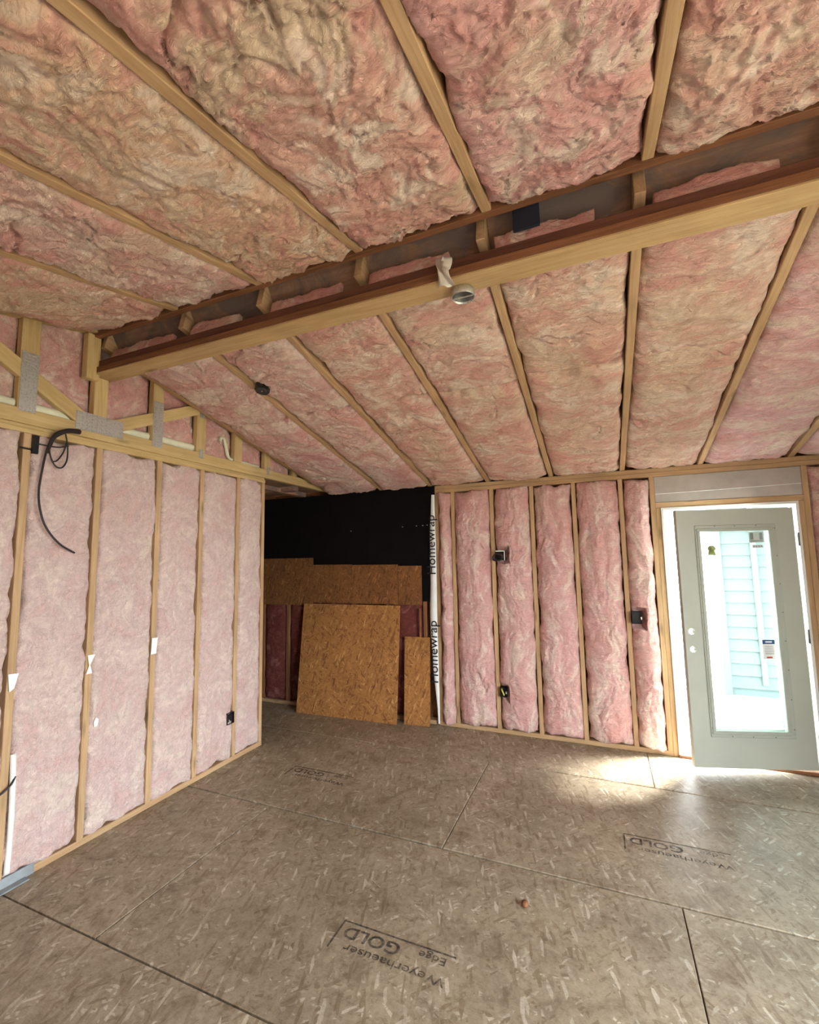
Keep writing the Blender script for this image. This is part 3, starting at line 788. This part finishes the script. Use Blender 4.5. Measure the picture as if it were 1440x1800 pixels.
leaf_boxes('strip_sticker_print', [((.246 + k * .018, y_, 1.684), (.259 + k * .018, y_ + .0004, 1.696)) for k in range(4)], M['greyprint'], c=.0001)
leaf_boxes('tall_sticker', [((.224, y_ - .0004, .834), (.313, y_, .976))], M['paper'], c=.0001)
leaf_boxes('sticker_blue_band', [((.224, y_, .944), (.313, y_ + .0004, .976))], M['blue'], c=.0001)
leaf_boxes('sticker_white_mark', [((.245, y_ + .0004, .954), (.292, y_ + .0008, .966))], M['paper'], c=.0001)
leaf_boxes('sticker_red_mark', [((.250, y_, .838), (.290, y_ + .0004, .850))], M['red'], c=.0001)
leaf_boxes('sticker_grey_lines', [((.236, y_, .870 + k * .014), (.300, y_ + .0004, .874 + k * .014)) for k in range(5)], M['greyprint'], c=.0001)
# frame
def dpart(name, lo, hi, mat, c=.002): return box(name, lo, hi, mat, door, c)
dpart('jamb', (.489, YF - .012, .02), (.509, YF + .12, 2.014), M['white'])
dpart('jamb', (1.409, YF - .012, .02), (1.429, YF + .12, 2.014), M['white'])
dpart('jamb_head', (.489, YF - .012, 2.014), (1.429, YF + .12, 2.036), M['white'])
dpart('door_stop', (.509, YF + .036, .02), (.521, YF + .12, 2.014), M['white'])
dpart('door_stop', (1.397, YF + .060, .02), (1.409, YF + .12, 2.014), M['white'])
dpart('threshold', (.489, YF - .02, .0015), (1.429, YF + .14, .022), M['ridge'])
for z in (.20, .957, 1.69):
    h_ = empty('hinge', (1.405, 4.366, z)); h_.parent = door; h_.matrix_parent_inverse = parent_world(door).inverted()
    box('hinge_leaf', (1.398, 4.368, z), (1.4095, 4.374, z + .096), M['hinge'], h_, .0008)
    tube('hinge_pin', [(1.405, 4.364, z - .003), (1.405, 4.364, z + .10)], .006, M['hinge'], h_, 8)

# ================================================================== LOOSE SHEETS, WRAP, FELT
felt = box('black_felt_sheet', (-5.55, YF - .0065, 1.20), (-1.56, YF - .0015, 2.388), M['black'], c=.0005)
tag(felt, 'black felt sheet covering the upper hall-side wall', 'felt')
for (x, z) in ((-2.56, 1.955), (-1.93, 1.975), (-1.77, 1.978), (-1.70, 1.980), (-1.65, 1.982)):
    box('daylight_fleck', (x - .006, YF - .0085, z), (x + .006, YF - .0064, z + .004), M['paper'], felt, .0004)  # white flecks painted on for daylight coming through nail holes
def leaning(name, label, x0, x1, yb, yt, zt, thick, mat, xt=0.0, mark=True):
    V, F = cbox_geo((0, -thick, 0), (x1 - x0, 0, math.hypot(zt, yt - yb)), .0012)
    o = mesh_obj(name, V, F, mat); o.location = (x0, yb, .0012)
    o.rotation_euler = (-math.atan2(yt - yb, zt), 0, xt)
    # lay the strand pattern in the sheet's plane
    tag(o, label, 'board'); return o
M['osb_v'] = M['osb']
def mat_osb_vertical(src, name):
    m = src.copy(); m.name = name; nt = m.node_tree
    tc = [n for n in nt.nodes if n.type == 'TEX_COORD'][0]
    links = [l for l in nt.links if l.from_node == tc]
    mp = nt.nodes.new('ShaderNodeMapping'); mp.inputs['Rotation'].default_value = (math.radians(90), 0, 0)
    for l in links:
        t = l.to_socket; nt.links.remove(l); nt.links.new(mp.outputs[0], t)
    nt.links.new(tc.outputs['Object'], mp.inputs['Vector'])
    return m
M['osb_v'] = mat_osb_vertical(M['osb'], 'strand_board_upright')
M['osbdark_v'] = mat_osb_vertical(M['osbdark'], 'brown_strand_board_upright')
for o in bpy.data.objects:
    if o.type == 'MESH' and o.data.materials and o.data.materials[0] == M['osbdark']: o.data.materials[0] = M['osbdark_v']
leaning('strand_board_sheet', 'large square strand board sheet leaning against the dark wall', -3.145, -1.965, 4.195, 4.335, 1.150, .011, M['osb_v'], xt=.035)
leaning('strand_board_strip', 'narrow brown strand board strip leaning beside the large sheet', -1.905, -1.635, 4.285, 4.345, .845, .012, M['osb_v'], xt=.06)
lumber('thin_batten', (-1.742, YF - .028, .80), (-1.742, YF - .028, 1.13), .016, .02, (0, 1, 0), M['ridge'], wall_far)
# house wrap edge turned out of the wall corner
nz = 40; V = []; F = []
for i in range(nz + 1):
    t = i / nz; z = .015 + t * 2.28
    wv = .004 * math.sin(9 * t + 1) + .003 * math.sin(23 * t)
    xl_ = -1.564 - (.012 + .045 * min(1, max(0, (t - .0) * 3.0))) + wv - (.006 if .35 < t < .75 else 0) + (.035 * max(0, t - .85) / .15)
    xr_ = -1.560 + .002 * math.sin(11 * t)
    for (x, y) in ((xl_, YF - .020 - .006 * math.sin(7 * t)), (xr_, YF - .009)): V.append((x, y, z))
nV = len(V); V += [(x, y + .0012, z) for x, y, z in V]
for i in range(nz):
    F += [[2 * i, 2 * i + 1, 2 * i + 3, 2 * i + 2], [nV + 2 * i, nV + 2 * i + 2, nV + 2 * i + 3, nV + 2 * i + 1], [2 * i, 2 * i + 2, nV + 2 * i + 2, nV + 2 * i], [2 * i + 1, nV + 2 * i + 1, nV + 2 * i + 3, 2 * i + 3]]
hw = mesh_obj('house_wrap', V, F, M['paper'], smooth=True); tag(hw, 'white house wrap edge with black lettering hanging at the wall corner', 'wrap')
inkm = mat_plain('black_print', (.02, .02, .025), .6, .2)
for z0, txt in ((.40, 'Homewrap'), (1.47, 'Homewrap')):
    # reads upward, tops of the letters towards the left
    m4 = Matrix(((0, -1, 0, -1.562), (0, 0, -1, YF - .0265), (1, 0, 0, z0), (0, 0, 0, 1)))
    text_mesh('printed_lettering', txt, .135, inkm, m4, hw, extrude=.0006)
# ================================================================== PIPES AND CABLES
hs = tube('white_hose', [(XL - .012 - .03, y, 2.545 + .006 * math.sin(3 * y)) for y in np.linspace(.3, 2.57, 14)], .030, M['pvc'], seg=14)
tag(hs, 'thick cream hose lying along the truss bottom chord', 'hose')
hp = tube('curled_pipe', [(XL - .015, 2.825, 2.66), (XL - .012, 2.835, 2.69), (XL - .012, 2.865, 2.688), (XL - .012, 2.885, 2.64), (XL - .012, 2.905, 2.575), (XL - .012, 2.93, 2.538), (XL - .02, 3.0, 2.530), (XL - .02, 3.15, 2.528), (XL - .02, 3.30, 2.526)], .0135, M['pvc'], seg=10)
tag(hp, 'thin cream pipe with curled-up end above the left wall', 'pipe')
cx_ = XL + .045
cb = tube('black_cable', [(XL + .02, 1.70, 2.455), (cx_, 1.62, 2.440), (cx_, 1.555, 2.405), (cx_, 1.515, 2.31), (cx_, 1.495, 2.18), (cx_, 1.485, 2.05), (cx_ + .01, 1.495, 1.94), (cx_ + .01, 1.53, 1.85), (cx_ + .01, 1.60, 1.765), (cx_ + .01, 1.683, 1.714)], .0055, M['cable'], sub=10)
tag(cb, 'black cable looped and hanging from the truss chord on the left wall', 'cable')
tube('cable_loop', [(cx_ + .006, 1.60, 2.41), (cx_ + .006, 1.615, 2.33), (cx_ + .008, 1.612, 2.25), (cx_ + .01, 1.585, 2.205), (cx_ + .01, 1.55, 2.215), (cx_ + .008, 1.525, 2.27), (cx_ + .006, 1.52, 2.34), (cx_ + .006, 1.545, 2.40), (cx_ + .004, 1.59, 2.432)], .0042, M['cable'], cb, sub=8)
tube('cable_loop', [(cx_ + .003, 1.61, 2.36), (cx_ + .003, 1.595, 2.30), (cx_ + .003, 1.565, 2.245), (cx_ + .003, 1.54, 2.235)], .004, M['cable'], cb, sub=8)
tube('cable_loop', [(cx_ - .004, 1.625, 2.345), (cx_ - .002, 1.57, 2.325), (cx_ - .004, 1.51, 2.322), (XL + .016, 1.465, 2.328)], .004, M['cable'], cb, sub=8)
tube('cable_bundle', [(XL + .022, 1.69, 2.450), (cx_ - .004, 1.61, 2.432), (cx_ - .004, 1.55, 2.385), (cx_ - .004, 1.528, 2.33), (cx_ - .004, 1.515, 2.28)], lambda t: .016 * (1 - .5 * t), M['cable'], cb, sub=8)
ck = box('cable_clip', (XL - .001, 1.457, 2.27), (XL + .018, 1.487, 2.375), M['blackplastic'], c=.003); tag(ck, 'small black clip on the stud beside the cable loop', 'clip')
tube('clip_arm', [(XL + .008, 1.47, 2.290), (XL + .012, 1.40, 2.292)], .0055, M['blackplastic'], ck, 8)
c2 = tube('short_black_wire', [(XL + .012, 1.40, .475), (XL + .018, 1.43, .49), (XL + .02, 1.46, .515), (XL + .012, 1.48, .545)], .005, M['cable']); tag(c2, 'short black wire end near the floor at the left picture edge', 'wire')
# ================================================================== ELECTRICAL BOXES
def wall_box(name, label, x, z, w_, h_, y, mat, depth=.05):
    o = empty(name, (x, y, z - h_ / 2)); tag(o, label, 'electrical box')
    t = .003
    multi_box('box_shell', [((x - w_ / 2, y, z - h_ / 2), (x - w_ / 2 + t, y + depth, z + h_ / 2)), ((x + w_ / 2 - t, y, z - h_ / 2), (x + w_ / 2, y + depth, z + h_ / 2)),
                            ((x - w_ / 2, y, z - h_ / 2), (x + w_ / 2, y + depth, z - h_ / 2 + t)), ((x - w_ / 2, y, z + h_ / 2 - t), (x + w_ / 2, y + depth, z + h_ / 2)),
                            ((x - w_ / 2, y + .022, z - h_ / 2), (x + w_ / 2, y + depth, z + h_ / 2))], mat, o, .0005)
    return o
b1 = wall_box('low_voltage_box', 'square white-rimmed box with coiled black cable on the far wall', -.893, 1.655, .085, .088, YF - .050, M['blackplastic'], .06)
multi_box('bracket_rim', [((-.935, YF - .0545, 1.693), (-.848, YF - .0495, 1.702)), ((-.857, YF - .0545, 1.610), (-.848, YF - .0495, 1.702))], M['white'], b1, .0005)
pts = []
for k in range(46):
    a = k * .42; r = .036 + .008 * math.sin(k * .9)
    pts.append((-.915 + r * math.cos(a) - .010 * math.sin(k * .31), YF - .072 - .010 * math.sin(k * .23), 1.640 + r * math.sin(a)))
tube('cable_coil', pts, .0055, M['cable'], b1, sub=3, seg=8)
b2 = wall_box('outlet_box', 'small dark outlet box low on the far wall with yellow cable', -.917, .383, .062, .09, YF - .038, M['blackplastic'], .055)
tube('yellow_cable', [(-.935, YF - .018, .410), (-.928, YF - .040, .402), (-.918, YF - .042, .382), (-.907, YF - .044, .358)], .0075, M['yellow'], b2, 8)
box('device_tab', (-.893, YF - .042, .372), (-.884, YF - .036, .392), M['sticker'], b2, .001)
b3 = wall_box('switch_box', 'black switch box at mid height beside the door-side batt', .247, 1.108, .074, .100, YF - .055, M['blackplastic'], .06)
box('switch_tab', (.276, YF - .064, 1.095), (.285, YF - .056, 1.118), M['paper'], b3, .001)
o4 = empty('outlet_box', (XL + .02, 2.975, .31)); tag(o4, 'small black outlet box low on the left wall', 'electrical box')
multi_box('box_shell', [((XL - .03, 2.940, .315), (XL + .024, 2.944, .405)), ((XL - .03, 3.010, .315), (XL + .024, 3.014, .405)), ((XL - .03, 2.940, .315), (XL + .024, 3.014, .319)), ((XL - .03, 2.940, .401), (XL + .024, 3.014, .405)), ((XL - .03, 2.94, .315), (XL - .02, 3.014, .405))], M['blackplastic'], o4, .0005)
box('box_core', (XL - .02, 2.948, .33), (XL + .018, 3.006, .392), M['blackplastic'], o4, .006)
tube('wire_tail', [(XL + .02, 2.962, .35), (XL + .03, 2.955, .34), (XL + .03, 2.965, .33), (XL + .022, 2.975, .34)], .004, M['drywall'], o4, 6)
# octagonal black box on the second far rafter
yb_ = 2.395; zb_ = zfar(yb_)
ob = lathe('ceiling_junction_box', [(.0, .045), (.046, .045), (.050, .040), (.050, -.028), (.044, -.028), (.044, .03), (.0, .03)], (-2.098, yb_, zb_ - .004), (0, -.235, -1), M['blackplastic'], seg=8, smooth=False)
ob.scale = (1, 1, 1); tag(ob, 'octagonal black junction box on a far-slope rafter', 'electrical box')
tube('box_screw', [(-2.098 + .01, yb_ - .02, zb_ - .047), (-2.098 + .01, yb_ - .021, zb_ - .052)], .005, M['galv'], ob, 8)
# round steel box under the ridge beam
jb = lathe('steel_ceiling_box', [(.0, -.003), (.050, -.003), (.052, -.005), (.052, -.036), (.0505, -.038), (.0485, -.036), (.0485, -.006), (.0, -.005)], (-.505, 1.858, 2.838), (0, 0, 1), M['galv'], seg=28)
tag(jb, 'round open steel box fixed under the ridge beam', 'electrical box')
lathe('box_interior', [(.0, .0), (.0478, .0), (.0478, .024), (.047, .024), (.047, .002), (0, .002)], (-.505, 1.858, 2.8325), (0, 0, -1), M['hinge'], jb, 24)  # dark liner imitates the shaded depth of the open can
multi_box('box_strap', [((-.552, 1.854, 2.803), (-.458, 1.862, 2.8055))], M['galv'], jb, .0005)
lathe('box_knockout', [(.0, 0), (.008, 0), (.008, .006), (0, .006)], (-.49, 1.845, 2.826), (0, 0, 1), M['paper'], jb, 10)
# scrap of plastic caught beside it
V = []; F = []
nu, nv = 8, 12
for j in range(nv):
    for i in range(nu):
        u = i / (nu - 1); v = j / (nv - 1)
        V.append((-.585 + u * (.075 * (1 - .75 * v * (.6 + .4 * math.sin(9 * u + 1)))) + .010 * math.sin(5 * v + 3 * u), 1.752 - .006 - .012 * math.sin(7 * u + 4 * v) - (.012 if v < .5 else 0) + .06 * max(0, .35 - v), 2.806 + .135 * v + .006 * math.sin(11 * u)))
for j in range(nv - 1):
    for i in range(nu - 1): F.append([j * nu + i, j * nu + i + 1, (j + 1) * nu + i + 1, (j + 1) * nu + i])
pb = mesh_obj('plastic_scrap', V, F, M['bag'], smooth=True); sm = pb.modifiers.new('thick', 'SOLIDIFY'); sm.thickness = .0012
tag(pb, 'crumpled pale plastic scrap beside the round steel box', 'plastic')
# tarp patch in the ridge gap
tp = box('tarp_patch', (-.262, 1.778, 2.985), (-.155, 1.790, 3.12), M['deepblue'], c=.002); tag(tp, 'small dark blue tarp patch above the ridge beam', 'tarp')
# ================================================================== NAIL PLATES ON STUDS
def flat_poly(name, label, pts, x, mat, cat):
    V = [(x, y, z) for y, z in pts] + [(x + .0016, y, z) for y, z in pts]; K = len(pts)
    o0 = Vector(V[0]); V = [Vector(v) - o0 for v in V]
    o = mesh_obj(name, V, [list(range(K)), list(range(K, 2 * K))] + [[i, (i + 1) % K, K + (i + 1) % K, K + i] for i in range(K)], mat, loc=o0)
    tag(o, label, cat, 'white guard plates on the left wall studs'); return o
flat_poly('guard_plate', 'flat white guard plate on the third visible left-wall stud', [(2.235, 1.018), (2.275, 1.018), (2.285, 1.125), (2.240, 1.128), (2.238, 1.06)], XL + .012, M['paper'], 'plate')
flat_poly('guard_plate', 'bow-tie shaped white guard plate on the second visible left-wall stud', [(1.812, .985), (1.848, .985), (1.834, 1.035), (1.862, 1.095), (1.815, 1.097), (1.828, 1.035)], XL + .010, M['paper'], 'plate')
flat_poly('guard_plate', 'white guard plate on the leftmost visible stud', [(1.428, .985), (1.448, 1.0), (1.466, 1.075), (1.418, 1.078)], XL + .010, M['paper'], 'plate')
flat_poly('guard_plate', 'small white dab low on the left wall beside a stud', [(1.872, .660), (1.892, .665), (1.898, .70), (1.880, .715), (1.868, .69)], XL + .016, M['paper'], 'plate')
fs = tube('foam_strip', [(XL + .002, 1.474, .07), (XL + .004, 1.478, .25), (XL + .004, 1.476, .45), (XL, 1.470, .66)], .014, M['white'], seg=8); tag(fs, 'white foam strip beside the leftmost stud near the floor', 'foam')
ff = multi_box('grey_flashing', [((XL - .01, 1.10, .0), (XL + .004, 1.60, .055)), ((XL - .01, 1.10, .0), (XL + .045, 1.56, .006))], M['galvgrey']); tag(ff, 'grey metal flashing on the bottom plate at the left picture edge', 'flashing')
# floor bits
kn = lathe('wood_plug', [(0, 0), (.014, 0), (.017, .006), (.015, .016), (.006, .02), (0, .02)], (-.427, 2.331, .001), (0, 0, 1), M['ridge'], seg=12); tag(kn, 'tiny brown plug lying on the floor', 'plug')
# ================================================================== OUTSIDE
gd = box('ground', (-14, YF + .13, -.30), (16, 26, -.20), M['ground'], c=.01); tag(gd, 'bright sunlit ground outside the door', kind='structure')
gd2 = box('ground_side', (2.30, -14, -.30), (16, YF + .12, -.20), M['soil'], c=.01); tag(gd2, 'ground beside the building', kind='structure')
gd3 = box('ground_near', (-14, -14, -.30), (2.29, -1.1, -.20), M['soil'], c=.01); tag(gd3, 'ground behind the building', kind='structure')
st = box('door_step', (.30, YF + .13, -.20), (1.70, 5.5, -.03), M['ground'], c=.008); tag(st, 'pale concrete step outside the door', 'step')
nb = empty('neighbouring_wall', (1.4, 7.2, -.2)); tag(nb, 'pale blue-white clapboard building seen through the door glass', 'building')
box('wall_core', (1.40, 7.23, -.2), (5.2, 7.6, 3.0), M['siding'], nb)
for k in range(20):
    z = -.1 + k * .155
    V = [(1.45, 7.228, z), (5.2, 7.228, z), (5.2, 7.200, z), (1.45, 7.200, z), (1.45, 7.228, z + .16), (5.2, 7.228, z + .16), (5.2, 7.220, z + .16), (1.45, 7.220, z + .16)]
    mesh_obj('clapboard', V, [[0, 1, 2, 3], [4, 5, 6, 7], [3, 2, 6, 7], [0, 1, 5, 4], [0, 3, 7, 4], [1, 2, 6, 5]], M['siding'], nb)
box('corner_board', (1.38, 7.185, -.2), (1.47, 7.24, 3.0), M['sidetrim'], nb)
box('trim_board', (1.80, 7.18, -.05), (1.86, 7.23, 3.0), M['sidetrim'], nb)
box('added_shade_roof', (1.05, 5.15, 2.60), (5.4, 7.7, 2.72), M['siding'], nb)  # unseen roof added to shade the clapboard wall
box('added_roof_post', (5.20, 5.20, -.2), (5.30, 5.30, 2.60), M['sidetrim'], nb)  # post of the added roof, out of view
ct = empty('garden_cart', (.93, 7.0, -.2)); tag(ct, 'pale blue and grey cart outside, glimpsed through the door gap', 'cart')
V, F = cbox_geo((-.20, -.20, 0), (.16, .2, .28), .03); o = mesh_obj('tub', V, F, M['paleblue'], loc=(.93, 7.0, .06)); fix_parent(o, ct)
for dx in (-.15, .12): lathe('wheel', [(0, -.02), (.10, -.02), (.12, -.01), (.12, .01), (.10, .02), (0, .02)], (.93 + dx, 6.8, -.08), (0, 1, 0), M['greyprint'], ct, 16)
for dx in (-.17, .13): tube('leg', [(.93 + dx, 7.12, -.2), (.93 + dx, 7.1, .08)], .012, M['greyprint'], ct)
